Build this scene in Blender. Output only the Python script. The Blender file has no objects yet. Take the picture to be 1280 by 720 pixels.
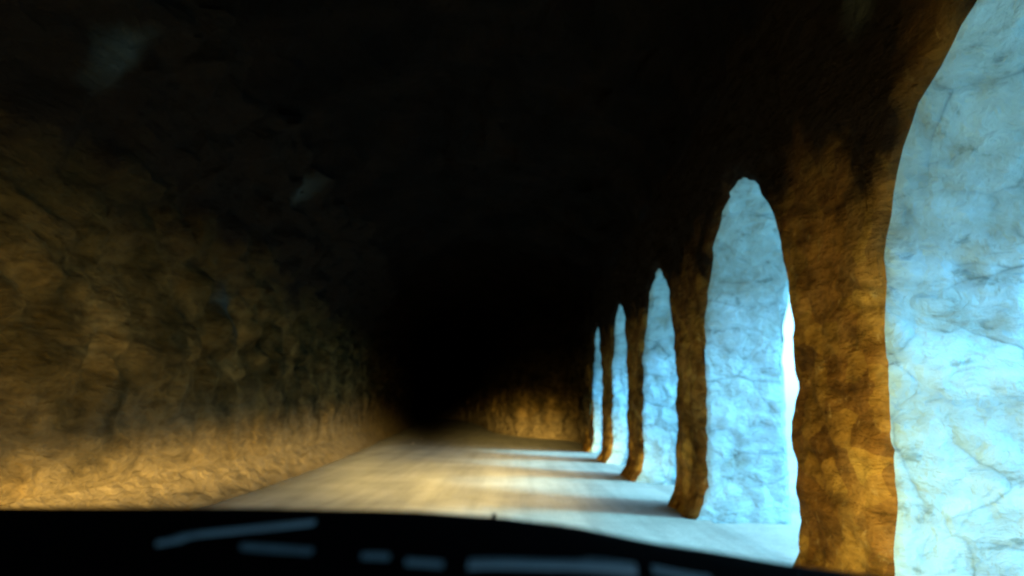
import bpy, bmesh, math, random
from mathutils import Vector, Matrix, noise

random.seed(4); noise.seed_set(11)
S = bpy.context.scene
C = S.collection
R = math.radians

# ------------------------------------------------------------------ helpers
def link(name, bm, mats, parent=None, smooth=True):
    me = bpy.data.meshes.new(name)
    bm.to_mesh(me); bm.free()
    for m in (mats if isinstance(mats, (list, tuple)) else [mats]):
        me.materials.append(m)
    if smooth:
        for p in me.polygons: p.use_smooth = True
    o = bpy.data.objects.new(name, me); C.objects.link(o)
    if parent: o.parent = parent
    return o

def tag(o, label=None, cat=None, group=None, kind=None):
    if label: o['label'] = label
    if cat: o['category'] = cat
    if group: o['group'] = group
    if kind: o['kind'] = kind
    return o

def empty(name, loc=(0, 0, 0)):
    o = bpy.data.objects.new(name, None); C.objects.link(o); o.location = loc
    return o

def add_box(bm, c, s, bevel=0.0, rot=None):
    r = bmesh.ops.create_cube(bm, size=1)
    M = Matrix.Translation(c) @ (rot.to_4x4() if rot else Matrix()) @ Matrix.Diagonal((*s, 1))
    bmesh.ops.transform(bm, matrix=M, verts=r['verts'])
    if bevel:
        es = {e for v in r['verts'] for e in v.link_edges}
        bmesh.ops.bevel(bm, geom=list(es), offset=bevel, segments=3, affect='EDGES', profile=.6)

def add_tube(bm, pts, rad, n=8):
    rings = []
    for i, p in enumerate(pts):
        p = Vector(p)
        a = Vector(pts[max(i-1, 0)]); b = Vector(pts[min(i+1, len(pts)-1)])
        t = (b-a).normalized(); u = t.cross(Vector((0, 0, 1)))
        if u.length < .01: u = Vector((1, 0, 0))
        u.normalize(); w = t.cross(u)
        rr = rad[i] if isinstance(rad, (list, tuple)) else rad
        rings.append([bm.verts.new(p + u*math.cos(2*math.pi*k/n)*rr + w*math.sin(2*math.pi*k/n)*rr) for k in range(n)])
    for a, b in zip(rings, rings[1:]):
        for k in range(n):
            bm.faces.new((a[k], a[(k+1) % n], b[(k+1) % n], b[k]))
    bm.faces.new(rings[0][::-1]); bm.faces.new(rings[-1])

def grid(bm, rows, mat=0, flip=False):
    """rows: lists of points of the same length"""
    V = [[bm.verts.new(p) for p in r] for r in rows]
    for a, b in zip(V, V[1:]):
        for k in range(len(a)-1):
            q = (a[k], a[k+1], b[k+1], b[k])
            try:
                f = bm.faces.new(q[::-1] if flip else q); f.material_index = mat
            except ValueError: pass
    return V

def rock(p, amp=1.0):
    """hewn rock offset at world point p"""
    p = Vector(p)
    v = noise.noise_vector(p*0.33)*0.30 + noise.noise_vector(p*0.9+Vector((7, 1, 3)))*0.20
    v += noise.noise_vector(p*2.3+Vector((3, 9, 1)))*0.13 + noise.noise_vector(p*5.5)*0.055
    d = noise.voronoi(p*Vector((1.1, .8, 1.5)) + noise.noise_vector(p*.7)*.5)[0]
    c = (d[1]-d[0])
    v += Vector((1, 0, 0)) * (min(c, .5)-.25) * .55
    return v*amp

# ------------------------------------------------------------------ materials
def new_mat(name):
    m = bpy.data.materials.new(name); m.use_nodes = True
    nt = m.node_tree; b = nt.nodes['Principled BSDF']
    return m, nt, b

def N(nt, t, **kw):
    n = nt.nodes.new(t)
    for k, v in kw.items():
        if k in n.inputs.keys(): n.inputs[k].default_value = v
        else: setattr(n, k, v)
    return n

def ramp(nt, fac, stops):
    r = N(nt, 'ShaderNodeValToRGB'); e = r.color_ramp.elements
    while len(e) < len(stops): e.new(.5)
    for i, (p, c) in enumerate(stops):
        e[i].position = p; e[i].color = (*c, 1) if len(c) == 3 else c
    nt.links.new(fac, r.inputs[0]); return r.outputs[0]

def g3(v): return (v, v, v)

def mix(nt, fac, a, b, mode='MIX'):
    m = N(nt, 'ShaderNodeMix', data_type='RGBA', blend_type=mode)
    for s, v in ((0, fac), (6, a), (7, b)):
        if hasattr(v, 'is_linked'): nt.links.new(v, m.inputs[s])
        else: m.inputs[s].default_value = v if s == 0 else (*v, 1)
    return m.outputs[2]

def coords(nt, scale=(1, 1, 1), warp=0, wscale=1.5):
    tc = N(nt, 'ShaderNodeTexCoord').outputs['Object']
    mp = N(nt, 'ShaderNodeMapping'); mp.inputs['Scale'].default_value = scale
    nt.links.new(tc, mp.inputs[0]); out = mp.outputs[0]
    if warp:
        n = N(nt, 'ShaderNodeTexNoise', Scale=wscale, Detail=3.0); nt.links.new(out, n.inputs['Vector'])
        s = N(nt, 'ShaderNodeVectorMath', operation='SUBTRACT'); nt.links.new(n.outputs['Color'], s.inputs[0]); s.inputs[1].default_value = (.5, .5, .5)
        k = N(nt, 'ShaderNodeVectorMath', operation='SCALE'); nt.links.new(s.outputs[0], k.inputs[0]); k.inputs['Scale'].default_value = warp
        a = N(nt, 'ShaderNodeVectorMath', operation='ADD'); nt.links.new(out, a.inputs[0]); nt.links.new(k.outputs[0], a.inputs[1])
        out = a.outputs[0]
    return out

def noise_tex(nt, vec, scale, detail=6., rough=.55):
    n = N(nt, 'ShaderNodeTexNoise', Scale=scale, Detail=detail, Roughness=rough)
    nt.links.new(vec, n.inputs['Vector']); return n.outputs['Fac']

def bump(nt, b, h, dist, strength=1.0, prev=None):
    n = N(nt, 'ShaderNodeBump', Strength=strength, Distance=dist)
    nt.links.new(h, n.inputs['Height'])
    if prev: nt.links.new(prev, n.inputs['Normal'])
    if b: nt.links.new(n.outputs[0], b.inputs['Normal'])
    return n.outputs[0]

def rock_mat(name, lo, mid, hi, blotch=.5, dist=.10, shade_z=None, pale_spots=(), blocks=False, dust=0):
    m, nt, b = new_mat(name)
    v = coords(nt, warp=.5, wscale=1.1)
    v2 = coords(nt, (1, .55, 1.7), warp=.35, wscale=2.)
    a = noise_tex(nt, v, .8, 8.); c = noise_tex(nt, v2, 3.2, 8., .65)
    col = ramp(nt, a, [(.30, lo), (.5, mid), (.72, hi)])
    col = mix(nt, blotch, col, ramp(nt, c, [(.33, g3(.18)), (.55, g3(1.)), (.8, g3(1.35))]), 'MULTIPLY')
    if blocks:   # rubble blocks of different stone, rusty to straw yellow
        vb = coords(nt, (1, 1, 1.5), warp=.25, wscale=2.)
        ce = N(nt, 'ShaderNodeTexVoronoi', feature='F1', Scale=2.6); nt.links.new(vb, ce.inputs['Vector'])
        sc = N(nt, 'ShaderNodeSeparateColor'); nt.links.new(ce.outputs['Color'], sc.inputs[0])
        col = mix(nt, .5, col, ramp(nt, sc.outputs[0], [(0, (.42, .30, .25)), (.45, (.95, .75, .6)), (.8, (1.2, 1.2, .8)), (1, (1.9, 1.9, 1.3))]), 'MULTIPLY')
        fl_ = noise_tex(nt, v, 7., 5., .7)
        col = mix(nt, ramp(nt, fl_, [(.60, g3(0)), (.72, g3(.5))]), col, (.62, .50, .22))
    if dust:     # road dust thrown up on the foot of the wall
        sq = N(nt, 'ShaderNodeSeparateXYZ'); nt.links.new(coords(nt), sq.inputs[0])
        aq = N(nt, 'ShaderNodeMath', operation='MULTIPLY_ADD'); nt.links.new(noise_tex(nt, v, 1.3, 6.), aq.inputs[0]); aq.inputs[1].default_value = 1.9; nt.links.new(sq.outputs[2], aq.inputs[2])
        mq = N(nt, 'ShaderNodeMapRange', interpolation_type='SMOOTHSTEP'); nt.links.new(aq.outputs[0], mq.inputs[0]); mq.inputs[1].default_value = dust+1.9; mq.inputs[2].default_value = dust+.3
        col = mix(nt, mq.outputs[0], col, mix(nt, .6, (.17, .135, .075), ramp(nt, c, [(.33, g3(.35)), (.6, g3(1.15))]), 'MULTIPLY'))
    if shade_z:   # painted shade: upper rock fades to near black, ragged lower edge
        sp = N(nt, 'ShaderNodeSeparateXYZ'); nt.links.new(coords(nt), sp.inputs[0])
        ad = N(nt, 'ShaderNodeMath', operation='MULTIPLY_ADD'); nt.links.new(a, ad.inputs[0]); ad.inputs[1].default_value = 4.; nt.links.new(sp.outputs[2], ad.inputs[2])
        mr = N(nt, 'ShaderNodeMapRange'); nt.links.new(ad.outputs[0], mr.inputs[0]); mr.inputs[1].default_value = shade_z+1.6; mr.inputs[2].default_value = shade_z+2.9
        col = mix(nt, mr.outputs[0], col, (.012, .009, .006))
    for (sy, sz, sr) in pale_spots:   # pale soft-edged spots at set places
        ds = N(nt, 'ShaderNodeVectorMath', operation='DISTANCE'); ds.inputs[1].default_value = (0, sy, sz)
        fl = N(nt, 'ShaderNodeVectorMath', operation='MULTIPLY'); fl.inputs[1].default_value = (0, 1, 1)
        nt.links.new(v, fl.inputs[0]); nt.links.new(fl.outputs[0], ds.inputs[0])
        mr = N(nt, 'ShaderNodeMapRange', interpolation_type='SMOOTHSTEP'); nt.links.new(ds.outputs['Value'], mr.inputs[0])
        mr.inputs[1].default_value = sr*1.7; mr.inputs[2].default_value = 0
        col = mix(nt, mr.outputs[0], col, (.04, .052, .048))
    nt.links.new(col, b.inputs['Base Color'])
    b.inputs['Roughness'].default_value = .93; b.inputs['Specular IOR Level'].default_value = .04
    vo = N(nt, 'ShaderNodeTexVoronoi', feature='DISTANCE_TO_EDGE', Scale=1.5); nt.links.new(v2, vo.inputs['Vector'])
    n1 = bump(nt, None, ramp(nt, vo.outputs['Distance'], [(0, g3(0)), (.12, g3(.6)), (.5, g3(1))]), dist*.5)
    n2 = bump(nt, None, c, dist*3., 1., n1)
    bump(nt, b, noise_tex(nt, v, 16., 5.), .02, .8, n2)
    return m

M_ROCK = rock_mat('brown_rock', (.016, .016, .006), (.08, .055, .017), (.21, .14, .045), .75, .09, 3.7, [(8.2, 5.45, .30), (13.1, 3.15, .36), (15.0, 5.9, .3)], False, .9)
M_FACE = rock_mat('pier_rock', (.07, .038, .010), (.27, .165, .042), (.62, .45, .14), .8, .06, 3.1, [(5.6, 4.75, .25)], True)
M_BANK = rock_mat('dusty_bank', (.06, .045, .022), (.12, .095, .05), (.19, .15, .085), .5, .06, None, (), False, .9)
M_SHADE = rock_mat('shaded_rock', (.002, .002, .0015), (.005, .004, .003), (.012, .008, .005))  # near-black rock, the unlit dark of the vault is in the colour

def stone_mat():
    m, nt, b = new_mat('pale_stone')
    v = coords(nt, (1.0, 1.0, 1.55), warp=.32, wscale=1.3)
    vf = coords(nt, warp=.2)
    vo = N(nt, 'ShaderNodeTexVoronoi', feature='DISTANCE_TO_EDGE', Scale=1.2, Randomness=1.); nt.links.new(v, vo.inputs['Vector'])
    cell = N(nt, 'ShaderNodeTexVoronoi', feature='F1', Scale=1.2, Randomness=1.); nt.links.new(v, cell.inputs['Vector'])
    tone = N(nt, 'ShaderNodeSeparateColor'); nt.links.new(cell.outputs['Color'], tone.inputs[0])
    big = noise_tex(nt, coords(nt, (1, 1, 1.6), warp=.6), 2.1, 8., .62); fine = noise_tex(nt, coords(nt, (1, 1, 1.9), warp=.5), 3.6, 7., .6)
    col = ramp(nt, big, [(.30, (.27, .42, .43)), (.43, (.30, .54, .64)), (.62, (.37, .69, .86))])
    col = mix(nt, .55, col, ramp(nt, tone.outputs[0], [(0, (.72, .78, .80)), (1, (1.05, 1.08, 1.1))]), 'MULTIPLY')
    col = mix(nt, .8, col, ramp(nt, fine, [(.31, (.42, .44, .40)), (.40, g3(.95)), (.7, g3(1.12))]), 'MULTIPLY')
    # upper courses are greyer and darker than the stone below, ragged edge
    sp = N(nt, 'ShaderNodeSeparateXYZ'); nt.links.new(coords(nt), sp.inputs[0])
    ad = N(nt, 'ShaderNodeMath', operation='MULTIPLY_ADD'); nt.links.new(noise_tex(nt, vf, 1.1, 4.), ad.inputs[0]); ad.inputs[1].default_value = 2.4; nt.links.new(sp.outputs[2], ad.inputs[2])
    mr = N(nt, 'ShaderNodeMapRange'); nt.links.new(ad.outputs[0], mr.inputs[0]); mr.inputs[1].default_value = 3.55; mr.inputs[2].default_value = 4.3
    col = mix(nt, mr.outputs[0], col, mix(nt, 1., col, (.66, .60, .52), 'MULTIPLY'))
    # joints show only here and there: part mortar, part open
    gate = noise_tex(nt, vf, 1.3, 3.)
    j = ramp(nt, vo.outputs['Distance'], [(0, (.25, .3, .3)), (.02, g3(.8)), (.05, g3(1))])
    gj = mix(nt, ramp(nt, gate, [(.44, g3(0)), (.60, g3(1))]), (1, 1, 1), j)
    col = mix(nt, .75, col, gj, 'MULTIPLY')
    nt.links.new(col, b.inputs['Base Color'])
    b.inputs['Roughness'].default_value = .85; b.inputs['Specular IOR Level'].default_value = .3
    n1 = bump(nt, None, ramp(nt, vo.outputs['Distance'], [(0, g3(0)), (.10, g3(.75)), (.4, g3(1))]), .022)
    n2 = bump(nt, None, big, .16, 1., n1)
    bump(nt, b, noise_tex(nt, vf, 9., 7., .6), .03, .8, n2)
    return m
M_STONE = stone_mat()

def ground_mat(name, lo, hi, sc=.6, lanes=False):
    m, nt, b = new_mat(name)
    v = coords(nt, warp=.2); vs = coords(nt, (2.2, .14, 1), warp=.25)
    a = noise_tex(nt, v, sc, 8.); s = noise_tex(nt, vs, 1.2, 6.); f = noise_tex(nt, v, 45., 4., .7)
    col = ramp(nt, a, [(.3, lo), (.7, hi)])
    col = mix(nt, .36, col, ramp(nt, s, [(.34, g3(.45)), (.56, g3(1.08))]), 'MULTIPLY')
    col = mix(nt, .6, col, ramp(nt, f, [(.3, g3(.6)), (.6, g3(1.05))]), 'MULTIPLY')
    nt.links.new(col, b.inputs['Base Color']); b.inputs['Roughness'].default_value = .88
    b.inputs['Specular IOR Level'].default_value = .3
    n1 = bump(nt, None, f, .008); bump(nt, b, noise_tex(nt, v, 5., 6.), .03, .8, n1)
    return m
M_ROAD = ground_mat('dusty_road', (.38, .40, .37), (.54, .56, .52))
M_GRAVEL = ground_mat('gravel', (.07, .050, .024), (.19, .145, .078), 1.1)
M_VALLEY = ground_mat('valley', (.42, .45, .46), (.60, .62, .62), .02)

def plain(name, col, rough=.5, metal=0, spec=.5):
    m, nt, b = new_mat(name)
    v = coords(nt); n = noise_tex(nt, v, 60., 4.)
    c = mix(nt, .5, col, ramp(nt, n, [(.3, g3(.7)), (.7, g3(1.2))]), 'MULTIPLY')
    nt.links.new(c, b.inputs['Base Color'])
    b.inputs['Roughness'].default_value = rough; b.inputs['Metallic'].default_value = metal
    b.inputs['Specular IOR Level'].default_value = spec
    bump(nt, b, n, .0006, .6)
    return m
M_DASH = plain('dash_plastic', (.0015, .0015, .002), .9, 0, .01)
M_REFL = plain('strip_reflection', (.09, .15, .18), .5, 0.)  # pale tone painted as the reflections on the dashboard
M_RUBBER = plain('wiper_rubber', (.01, .01, .01), .7, 0, .2)
M_BODY = plain('van_paint', (.03, .03, .035), .35)
M_CABIN = plain('cabin_lining', (.012, .012, .012), .95, 0, .05)
M_LENS = plain('lamp_reflector', (.7, .7, .7), .2, .8)
M_PAINT = plain('road_paint', (.80, .78, .70), .7)

# ------------------------------------------------------------------ tunnel plan
X = 2.62; T = 1.30; H = 6.3
D = 5.53; O = 7.44; W = 1.79
A = (D-W)/2
SPRING = 2.05
def pier_near(k): return O+k*D-W
def pier_far(k): return O+k*D
APEX = {0: 4.15, 1: 4.42, 2: 4.32, 3: 4.36, 4: 4.40}

# left and right foot lines of the tunnel, as (left xy, right xy)
ST = [((-4.65, -14), (X, -14)), ((-4.65, 0), (X, 0)), ((-4.62, 12), (X, 12)), ((-4.85, 19), (X, 19)), ((-5.5, 28), (X, 27.3)),
      ((-6.05, 34), (2.85, 34.5)), ((-6.5, 40), (2.6, 37.4)), ((-6.9, 45), (.6, 39.6)), ((-7.7, 56), (-1.6, 47)),
      ((-9.4, 72), (-3.0, 64)), ((-13, 92), (-6.5, 88)), ((-24, 115), (-16, 112))]
def resample(pts, step):
    out = [Vector(pts[0])]
    for a, b in zip(pts, pts[1:]):
        a = Vector(a); b = Vector(b); L = (b-a).length
        s = step(max(0, (a.y+b.y)/2)); n = max(1, int(L/s))
        out += [a.lerp(b, (i+1)/n) for i in range(n)]
    return out
def smooth_path(pts, it=2):
    for _ in range(it):
        q = [pts[0]]
        for a, b in zip(pts, pts[1:]):
            a = Vector(a); b = Vector(b); q += [a.lerp(b, .25), a.lerp(b, .75)]
        q.append(pts[-1]); pts = q
    return pts

# ---- left rock wall
wall = empty('rock_wall', (-4.65, 0, 0))
tag(wall, 'rough brown hewn rock wall along the left side of the tunnel', 'rock wall')
Lp = resample(smooth_path([Vector(a) for a, b in ST]), lambda y: .13+y*.006)
prof = [(-.2, -.10), (-.3, .05), (-.33, .3), (-.35, .7), (-.38, 1.2), (-.4, 1.8), (-.42, 2.5), (-.45, 3.2), (-.45, 4.), (-.35, 4.8), (.05, 5.6), (.7, 6.3)]
pr = resample([Vector(p) for p in prof], lambda y: .13)
bm = bmesh.new(); rows = []
def w2l(v, o): return v - o.location
for i, p in enumerate(Lp):
    d = (Lp[min(i+1, len(Lp)-1)]-Lp[max(i-1, 0)]).normalized(); n = Vector((d.y, -d.x))
    row = []
    for q in pr:
        w = Vector((p.x+n.x*q.x, p.y+n.y*q.x, q.y))
        a = .08+1.09*min(1, max(0, w.z-.9)/1.5)
        row.append(w2l(w + rock(w, a), wall))
    rows.append(row)
grid(bm, rows)
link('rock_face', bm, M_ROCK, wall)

# ---- ceiling vault, its darkness put into the rock colour
bm = bmesh.new(); rows = []
n_st = 160
def along(pts, t):
    pts = [Vector(p) for p in pts]
    k = t*(len(pts)-1); i = min(int(k), len(pts)-2); return pts[i].lerp(pts[i+1], k-i)
for i in range(n_st+1):
    t = i/n_st
    a = along([s[0] for s in ST], t); b = along([s[1] for s in ST], t)
    row = []
    for j in range(37):
        u = j/36
        p = a.lerp(b, u)
        z = 5.8 + 1.6*math.sin(math.pi*(u*.96+.0))**.7 if 0 < u < 1 else 5.8
        if u > .9: z = max(z, 5.5)
        w = Vector((p.x + (.9*(1-u*2) if u < .5 else 0)*(1-u*2)*.2 - (.25 if u == 0 else 0), p.y, z))
        row.append(w + rock(w, 1.1 if 0 < j < 36 else .4))
    rows.append(row)
grid(bm, rows)
ceil = link('tunnel_ceiling', bm, M_SHADE); tag(ceil, kind='structure')

# ---- right rock wall beyond the arcade, and far end
rw = empty('rock_wall', (X, 34, 0))
tag(rw, 'far orange lit rock wall where the tunnel bends left after the last arch', 'rock wall')
Rp = resample(smooth_path([Vector((X, 27.3)), Vector((X+.05, 29))]+[Vector(b) for a, b in ST[5:]], 1), lambda y: .25)
bm = bmesh.new(); rows = []
pz = [-.5+i*.2 for i in range(38)]
for i, p in enumerate(Rp):
    d = (Rp[min(i+1, len(Rp)-1)]-Rp[max(i-1, 0)]).normalized(); n = Vector((d.y, -d.x))
    rows.append([w2l(Vector((p.x, p.y, z)) + rock((p.x, p.y, z), (.25+.8*min(1, z/1.2)) * (1 if i > 2 else .35)), rw) for z in pz])
grid(bm, rows)
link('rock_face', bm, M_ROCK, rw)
bm = bmesh.new()
grid(bm, [[w2l(Vector((x, 112+.05*x, z)) + rock((x, 112, z), 1.), rw) for z in [k*.8 for k in range(11)]] for x in [-24+k*.8 for k in range(14)]])
link('end_cap', bm, M_SHADE, rw)  # added cap across the far end, stops sky light leaking in
# unseen rock cap added behind the van to keep daylight out
back_cap = empty('rock_wall', (-1, -13.6, 0))
tag(back_cap, 'dark rock cap added behind the van to keep daylight out', 'rock wall')
bm = bmesh.new()
grid(bm, [[w2l(Vector((x, -13.6, z)) + rock((x, -13.6, z), .6), back_cap) for z in [k*.5-.1 for k in range(18)]] for x in [-6.5+k*.5 for k in range(23)]])
link('rock_face', bm, M_SHADE, back_cap)

# ------------------------------------------------------------------ the arcade
arc = empty('stone_arcade', (X, 0, 0))
tag(arc, 'stone arcade of thick rough piers and tall round arches open to daylight', 'arcade')
def chamfer(d, w=.16, depth=.10):
    return depth*(max(0, 1-d/w))**2
def disp(w, edge=1.):
    v = noise.noise_vector(w*1.1)*.05 + noise.noise_vector(w*2.7+Vector((4, 4, 4)))*.035 + noise.noise_vector(w*6.3)*.035
    v += noise.noise_vector(w*13.)*.012
    toe = max(0, 1-w.z/.55)**2
    if w.x < X+.4: v.x -= .20*toe
    return v*edge
def fin(bm, name, mats):
    bmesh.ops.remove_doubles(bm, verts=bm.verts, dist=.002)
    for v in bm.verts:
        w = v.co.copy(); v.co = w2l(w + disp(w), arc)
    bmesh.ops.recalc_face_normals(bm, faces=bm.faces)
    return link(name, bm, mats, arc)
def lin(a, b, n): return [a+(b-a)*i/n for i in range(n+1)]
XS = [X+.10]+lin(X+.2, X+T-.2, 14)+[X+T-.10]
PS = 0
def build_pier(k):
    a, b = pier_near(k), pier_far(k)
    bm = bmesh.new(); zs = lin(-.05, SPRING, 34); ss = lin(a, b, 32)
    e = lambda s: min(s-a, b-s)
    grid(bm, [[Vector((X+chamfer(e(s)), s, z)) for z in zs] for s in ss], 0)
    grid(bm, [[Vector((X+T-chamfer(e(s)), s, z)) for z in zs] for s in ss], 1, True)
    for s in (a, b):
        grid(bm, [[Vector((x, s, z)) for z in zs] for x in XS], 1, s == b)
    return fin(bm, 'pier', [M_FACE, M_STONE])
def ell(c, apex, s):
    u = min(1, abs(s-c)/A); return SPRING + (apex-SPRING)*math.sqrt(max(0, 1-u**2))
def build_arch(k):
    """spandrel from the middle of pier k-1 to the middle of pier k, over the opening between them"""
    near = pier_far(k-1); far = pier_near(k); c = (near+far)/2; ap = APEX.get(k, 4.35)
    na = 40
    ths = [math.pi - math.pi*i/na for i in range(na+1)]
    S_ = [(c+A*math.cos(t), SPRING+(ap-SPRING)*math.sin(t)) for t in ths]
    left = [(s, SPRING) for s in lin(near-W/2, near, 16)]
    right = [(s, SPRING) for s in lin(far, far+W/2, 16)]
    cols = left + S_[1:-1] + right
    bm = bmesh.new(); nz = 40
    def face(x0, sgn, mi):
        rows = []
        for s, zb in cols:
            r = []
            for j in range(nz+1):
                z = zb + (H-zb)*(j/nz)**1.25
                # distance to the opening outline
                u = Vector(((s-c), z-SPRING))
                if abs(u.x) <= A and u.y >= 0:
                    dd = max(0, min(math.hypot(u.x/A, u.y/(ap-SPRING))-1, 1))*min(A, ap-SPRING)
                else:
                    q = math.hypot(u.x/A, max(0, u.y)/(ap-SPRING)); dd = max(0, (q-1))*A
                r.append(Vector((x0+sgn*chamfer(dd), s, z)))
            rows.append(r)
        grid(bm, rows, mi, sgn < 0)
    face(X, 1, 0); face(X+T, -1, 1)
    grid(bm, [[Vector((x, s, z)) for x in XS] for s, z in S_], 1)
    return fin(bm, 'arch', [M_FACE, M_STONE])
for k in range(-3, 4): build_pier(k)
for k in range(-2, 5): build_arch(k)
# end pier joins solid rock
def build_end(name, a, b):
    bm = bmesh.new(); zs = lin(-.05, SPRING, 34); n = max(4, int((b-a)/.12)); ss = lin(a, b, n)
    grid(bm, [[Vector((X+chamfer(s-a), s, z)) for z in zs] for s in ss], 0)
    grid(bm, [[Vector((X+T-chamfer(s-a), s, z)) for z in zs] for s in ss], 1, True)
    grid(bm, [[Vector((x, a, z)) for z in zs] for x in XS], 1)
    zs = lin(SPRING, H, 40)
    n0 = a+W/2
    grid(bm, [[Vector((X, s, z)) for z in zs] for s in lin(n0, b, 8)], 0)
    grid(bm, [[Vector((X+T, s, z)) for z in zs] for s in lin(n0, b, 8)], 1, True)
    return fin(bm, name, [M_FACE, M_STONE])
build_end('pier', pier_near(4), pier_near(4)+W)

# ------------------------------------------------------------------ hillside over the tunnel (outside)
bm = bmesh.new(); rows = []
for i in range(90):
    y = -30+i*2.2
    row = []
    for j in range(40):
        if j < 8: x = X+T+.02-.0*j; z = 5.7+j*1.1
        else: x = X+T-(j-8)*2.2; z = 13.5+(j-8)*1.9
        w = Vector((x, y, z)); row.append(w + (noise.noise_vector(w*.25)*1.0 if j > 1 else Vector()))
    rows.append(row)
grid(bm, rows)
hill = link('hillside', bm, M_VALLEY); tag(hill, kind='structure')

# ------------------------------------------------------------------ ground, road
bm = bmesh.new(); rows = []
xs = [-600, -200, -60, -20, -8, 0, 3, 5.2, 6.2, 8, 12, 20, 40, 90, 200, 500, 1200]
for y in [-900, -300, -80, -20, 0, 20, 50, 100, 300, 900, 2000]:
    rows.append([Vector((x, y, -.008 if x < 5.3 else -.6*(x-5.2) if x < 90 else -51-.01*(x-90))) for x in xs])
grid(bm, rows, flip=True)
gd = link('ground', bm, M_VALLEY, smooth=False); tag(gd, kind='structure')
# outside verge
bm = bmesh.new()
grid(bm, [[Vector((x, y, 0.0 + .03*noise.noise(Vector((x*.8, y*.8, 0)))*(1 if x > 3.2 else .2) + (-.06*max(0, x-4.6)))) for x in [X-.35+i*.2 for i in range(16)]] for y in [-14+i*.4 for i in range(110)]], flip=True)
vg = link('path', bm, M_ROAD); tag(vg, kind='structure')
# road surface: fills the tunnel between its walls
bm = bmesh.new(); rows = []
for i in range(241):
    a = along([s[0] for s in ST], i/240); b = along([s[1] for s in ST], i/240)
    r = []
    for j in range(25):
        p = a.lerp(b, j/24)
        z = .045 + .012*noise.noise(Vector((p.x*.5, p.y*.3, 0)))
        if j == 0: z = -.03
        elif j == 24: z = .035
        r.append(Vector((p.x - (.2 if j == 0 else 0) + (.0 if j < 24 else .12), p.y, z)))
    rows.append(r)
grid(bm, rows, flip=True)
rd = link('road', bm, M_ROAD); tag(rd, kind='structure')
# loose verge of grit against the left wall
bm = bmesh.new(); rows = []
for i, p in enumerate(Lp):
    r = []
    for u in lin(0, 1, 12):
        x = p.x - .75 + u*.85
        w = Vector((x, p.y, .03 + (1.12+.2*noise.noise(Vector((3, p.y*.2, 0))))*(1-u)**1.25 + (.12*noise.noise(Vector((x*1.5, p.y*.8, 5)))+.08*noise.noise(Vector((x*4, p.y*3, 0))))*(1-u)))
        if u == 1: w.z = .03
        r.append(w)
    rows.append(r)
grid(bm, rows, flip=True)
vb = link('gravel_verge', bm, M_BANK); tag(vb, kind='structure')
# worn painted edge dashes
for (x, y, l, r_) in ((-4.15, 30.2, 1.5, .12), (-4.35, 34.5, 1.2, .12)):
    bm = bmesh.new()
    grid(bm, [[Vector((x+u*.12+v*l*-.10, y+v*l, .072)) for u in (0, .5, 1)] for v in lin(0, 1, 5)])
    pm = link('road_marking', bm, M_PAINT); tag(pm, kind='structure')

# ------------------------------------------------------------------ the van we look out of
van = empty('van', (-.1, -1.2, 0))
tag(van, 'dark van interior with black dashboard across the bottom of the view', 'van')
VO = van.location
def vpart(name, bm, mat, parent=van, smooth=True):
    for v in bm.verts: v.co -= VO
    return link(name, bm, mat, parent, smooth)
# dashboard: ridge line falls away to the right of the instrument hood
def ridge(x):
    pts = [(-1.05, -.104), (-.46, -.0985), (-.25, -.0945), (-.10, -.0945), (-.02, -.098), (.04, -.1035), (.15, -.121), (.28, -.138), (.5, -.165), (.95, -.20)]
    for (a, za), (b, zb) in zip(pts, pts[1:]):
        if a <= x <= b:
            t = (x-a)/(b-a); t = t*t*(3-2*t)*.3+t*.7; return 1.56+za+(zb-za)*t
    return 1.56+(pts[0][1] if x < -1 else pts[-1][1])
bm = bmesh.new(); rows = []
for i in range(120):
    x = -1.03+i*(1.96/119); zt = ridge(x)
    rows.append([Vector((x, y, zt+dz)) for y, dz in ((.93, -.075), (.86, -.05), (.78, -.016), (.74, -.004), (.70, 0), (.66, -.002), (.60, -.012), (.52, -.030), (.44, -.052), (.36, -.085), (.30, -.13), (.27, -.20), (.26, -.32), (.28, -.55))])
grid(bm, rows)
vpart('dashboard', bm, M_DASH)
# raised pale strips imitating reflections on the near slope of the dashboard
def reflection_strip(x0, x1, y0, y1, wd, lift=.004, n_strips=1):
    bm = bmesh.new(); n = 14; rows = []
    for i in range(n+1):
        t = i/n; x = x0+(x1-x0)*t; y = y0+(y1-y0)*t
        row = []
        for u in (-.32, -.26, 0, .26, .32):
            yy = y+u*wd*(.35+.9*t if x1 < -.15 else 1)
            dz = -.03*((.70-yy)/.18)**1.1 if yy < .7 else 0
            dz = -.002-(.66-yy)*.125 if yy > .6 else -.012-(.60-yy)*.225 if yy > .52 else -.030-(.52-yy)*.275
            row.append(Vector((x, yy, ridge(x)+dz+(lift if abs(u) < .3 else .0005))))
        rows.append(row)
    grid(bm, rows)
    return bm
for (x0, x1, y0, y1, wd) in ((-.27, -.165, .592, .645, .008), (-.205, -.15, .590, .584, .009), (-.112, -.092, .578, .578, .007), (-.079, -.052, .572, .572, .008),
                             (-.034, .092, .576, .605, .018), (.105, .150, .61, .61, .014)):
    vpart('dash_reflection', reflection_strip(x0, x1, y0, y1, wd), M_REFL)
# wiper on the cowl
bm = bmesh.new()
add_tube(bm, [(-.45, .955, 1.405), (-.2, .95, 1.413), (0, .945, 1.409), (.3, .94, 1.37)], .006, 6)
add_tube(bm, [(-.032, .95, 1.41), (-.026, .95, 1.433)], .003, 6)
vpart('wiper', bm, M_RUBBER)
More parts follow.
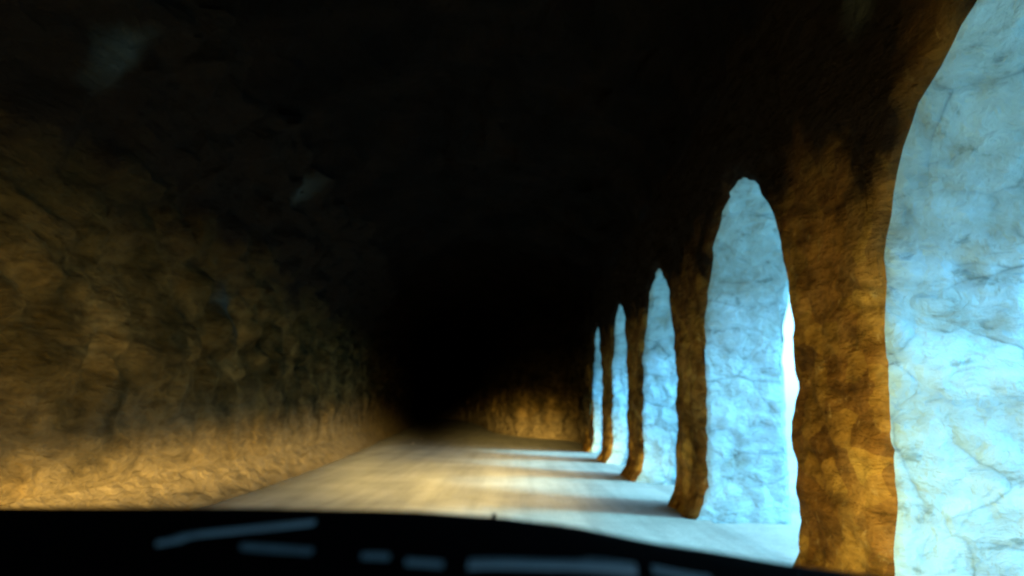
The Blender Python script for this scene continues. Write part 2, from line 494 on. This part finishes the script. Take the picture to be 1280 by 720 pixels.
# bonnet, body shell, roof and pillars
bm = bmesh.new()
rows = []
for y, z, k in ((.96, 1.33, 1), (1.2, 1.30, 1), (1.5, 1.25, .98), (1.75, 1.17, .96), (1.92, 1.06, .94), (1.98, .95, .93)):
    rows.append([Vector((-.1+u*.9*k, y, z-.09*abs(u)**3)) for u in [i/10-1 for i in range(21)]])
grid(bm, rows, flip=True)
vpart('bonnet', bm, M_BODY)
bm = bmesh.new()
add_box(bm, (-.1, 1.93, .55), (1.68, .12, .74), .05)           # nose
for sx in (-1, 1):
    add_box(bm, (-.1+sx*.93, -.55, .66), (.08, 5.0, .72), .03)  # flanks
    add_box(bm, (-.1+sx*.93, -1.9, 1.62), (.06, 2.3, .75), .02)
add_box(bm, (-.1, -3.0, 1.2), (1.9, .08, 1.8), .03)
add_box(bm, (-.1, -1.38, 2.06), (1.9, 3.2, .07), .03)
vpart('body', bm, M_BODY, smooth=False)
bm = bmesh.new()
add_box(bm, (-.1, -.6, .42), (1.76, 4.7, .05), .01)
add_box(bm, (-.1, -1.38, 2.015), (1.74, 3.1, .02))
vpart('cabin_lining', bm, M_CABIN, smooth=False)
for sx in (-1, 1):
    bm = bmesh.new()
    add_tube(bm, [(-.1+sx*.93, .98, 1.26), (-.1+sx*.90, .62, 1.66), (-.1+sx*.86, .2, 2.04)], .035, 8)
    vpart('windscreen_pillar', bm, M_BODY)
for sx in (-1, 1):
    bm = bmesh.new()
    r = bmesh.ops.create_cone(bm, cap_ends=True, segments=28, radius1=.11, radius2=.085, depth=.06, matrix=Matrix.Translation((-.1+sx*.64, 2.005, .78)) @ Matrix.Rotation(R(-90), 4, 'X'))
    vpart('headlight', bm, M_LENS)
for sx in (-1, 1):
    for y in (1.25, -2.2):
        bm = bmesh.new()
        bmesh.ops.create_cone(bm, cap_ends=True, segments=32, radius1=.34, radius2=.34, depth=.2, matrix=Matrix.Translation((-.1+sx*.80, y, .38)) @ Matrix.Rotation(R(90), 4, 'Y'))
        es = [e for e in bm.edges if len(e.link_faces) == 2 and e.calc_face_angle() > 1]
        bmesh.ops.bevel(bm, geom=es, offset=.03, segments=3, affect='EDGES')
        vpart('wheel', bm, M_RUBBER)

# ------------------------------------------------------------------ light
w = bpy.data.worlds.new('World'); S.world = w; w.use_nodes = True
nt = w.node_tree; bg = nt.nodes['Background']
sky = nt.nodes.new('ShaderNodeTexSky'); sky.sky_type = 'NISHITA'; sky.sun_disc = False
SUN_EL = R(42); SUN_AZ = R(107)      # azimuth clockwise from +Y
sky.sun_elevation = SUN_EL; sky.sun_rotation = SUN_AZ
sky.dust_density = 2.0; sky.ozone_density = 3.0
mx = nt.nodes.new('ShaderNodeMix'); mx.data_type = 'RGBA'; mx.inputs[0].default_value = .55      # thin even cloud over the sky
nt.links.new(sky.outputs[0], mx.inputs[6]); mx.inputs[7].default_value = (1.8, 6.8, 10.6, 1)
nt.links.new(mx.outputs[2], bg.inputs[0]); bg.inputs[1].default_value = .15
sl = bpy.data.lights.new('sun', 'SUN'); sl.energy = 1.5; sl.angle = R(14); sl.color = (.20, .78, 1.0)
so = bpy.data.objects.new('sun', sl); C.objects.link(so)
sd = Vector((math.sin(SUN_AZ)*math.cos(SUN_EL), math.cos(SUN_AZ)*math.cos(SUN_EL), math.sin(SUN_EL)))
so.rotation_euler = sd.to_track_quat('Z', 'Y').to_euler()

# headlamps: dipped beam, a bright low band and a weak wide spill above it
HP = 15000.
for sx in (-1, 1):
    L = bpy.data.lights.new('headlamp', 'SPOT'); L.energy = HP; L.spot_size = R(150); L.spot_blend = .6
    L.color = (1., .65, .18); L.shadow_soft_size = .06; L.use_nodes = True
    t = L.node_tree; em = next(n for n in t.nodes if n.type == 'EMISSION')
    tc = t.nodes.new('ShaderNodeTexCoord'); sp = t.nodes.new('ShaderNodeSeparateXYZ'); t.links.new(tc.outputs['Normal'], sp.inputs[0])
    def mth(op, a, b=None, c=None):
        n = t.nodes.new('ShaderNodeMath'); n.operation = op
        for i, v in enumerate((a, b, c)):
            if v is None: continue
            if hasattr(v, 'is_linked'): t.links.new(v, n.inputs[i])
            else: n.inputs[i].default_value = v
        return n.outputs[0]
    az = sp.outputs[0]; el = sp.outputs[1]
    # below-horizon band
    cut = t.nodes.new('ShaderNodeMapRange'); cut.interpolation_type = 'SMOOTHSTEP'
    cut.inputs[1].default_value = .055; cut.inputs[2].default_value = -.035
    cut.inputs[3].default_value = 0; cut.inputs[4].default_value = 1
    gl = mth('DIVIDE', mth('MINIMUM', mth('SUBTRACT', az, .0), 0.), .50)
    gr = mth('DIVIDE', mth('MAXIMUM', az, 0.), .12)
    ga = mth('EXPONENT', mth('MULTIPLY', mth('ADD', mth('POWER', gl, 2.), mth('POWER', gr, 2.)), -1.))
    low = mth('EXPONENT', mth('MULTIPLY', mth('POWER', mth('DIVIDE', mth('MINIMUM', mth('ADD', el, .03), 0.), .030), 2.), -1.))
    low = mth('ADD', mth('MULTIPLY', low, .95), .05)
    hot = mth('EXPONENT', mth('MULTIPLY', mth('POWER', mth('DIVIDE', mth('ADD', az, .11), .11), 2.), -1.))
    hot2 = mth('EXPONENT', mth('MULTIPLY', mth('POWER', mth('DIVIDE', mth('ADD', az, -.02), .05), 2.), -1.))
    ga = mth('ADD', mth('ADD', ga, mth('MULTIPLY', hot2, 2.0)), mth('MULTIPLY', hot, 4.))
    # kink of the dipped beam: the cut-off dips just left of straight ahead
    kink = mth('MULTIPLY', mth('EXPONENT', mth('MULTIPLY', mth('POWER', mth('DIVIDE', mth('ADD', az, .120), .062), 2.), -1.)), .062)
    t.links.new(mth('ADD', el, kink), cut.inputs[0])
    beam = mth('MULTIPLY', mth('MULTIPLY', ga, low), cut.outputs[0])
    eup = mth('EXPONENT', mth('MULTIPLY', mth('POWER', mth('DIVIDE', el, .32), 2.), -1.))
    # spill thrown sideways, weak straight ahead
    rsp = mth('SUBTRACT', 1., mth('MULTIPLY', mth('MINIMUM', mth('MAXIMUM', mth('MULTIPLY', az, 4.), 0.), 1.), .45))
    side = mth('SUBTRACT', 1., mth('MULTIPLY', mth('EXPONENT', mth('MULTIPLY', mth('POWER', mth('DIVIDE', az, .26), 2.), -1.)), .93))
    tot = mth('ADD', beam, mth('MULTIPLY', mth('MULTIPLY', mth('MULTIPLY', eup, side), rsp), .031))
    t.links.new(tot, em.inputs['Strength'])
    o = bpy.data.objects.new('headlamp', L); C.objects.link(o); o.location = (-.1+sx*.64, 2.09, .78)
    o.rotation_euler = (R(90), 0, 0)

# ------------------------------------------------------------------ camera
cam = bpy.data.cameras.new('camera'); co = bpy.data.objects.new('camera', cam); C.objects.link(co)
S.camera = co
cam.sensor_width = 36; cam.lens = 950/1280*36; cam.clip_end = 5000; cam.clip_start = .02
yaw, pitch, roll = .011, .1559, -.02
fw = Vector((-math.sin(yaw)*math.cos(pitch), math.cos(yaw)*math.cos(pitch), math.sin(pitch)))
rt = Vector((math.cos(yaw), math.sin(yaw), 0)); up = rt.cross(fw)
# image x = x cos(roll) - u sin(roll)
r2 = rt*math.cos(roll) - up*math.sin(roll); u2 = rt*math.sin(roll) + up*math.cos(roll)
M = Matrix((r2, u2, -fw)).transposed().to_4x4(); M.translation = (0, 0, 1.56)
co.matrix_world = M
cam.dof.use_dof = True; cam.dof.focus_distance = 2.5; cam.dof.aperture_fstop = 2.3

S.view_settings.view_transform = 'Standard'; S.view_settings.look = 'None'
S.view_settings.gamma = 1; S.view_settings.exposure = 1.6
S.cycles.max_bounces = 6; S.cycles.diffuse_bounces = 4
S.cycles.sample_clamp_indirect = 4
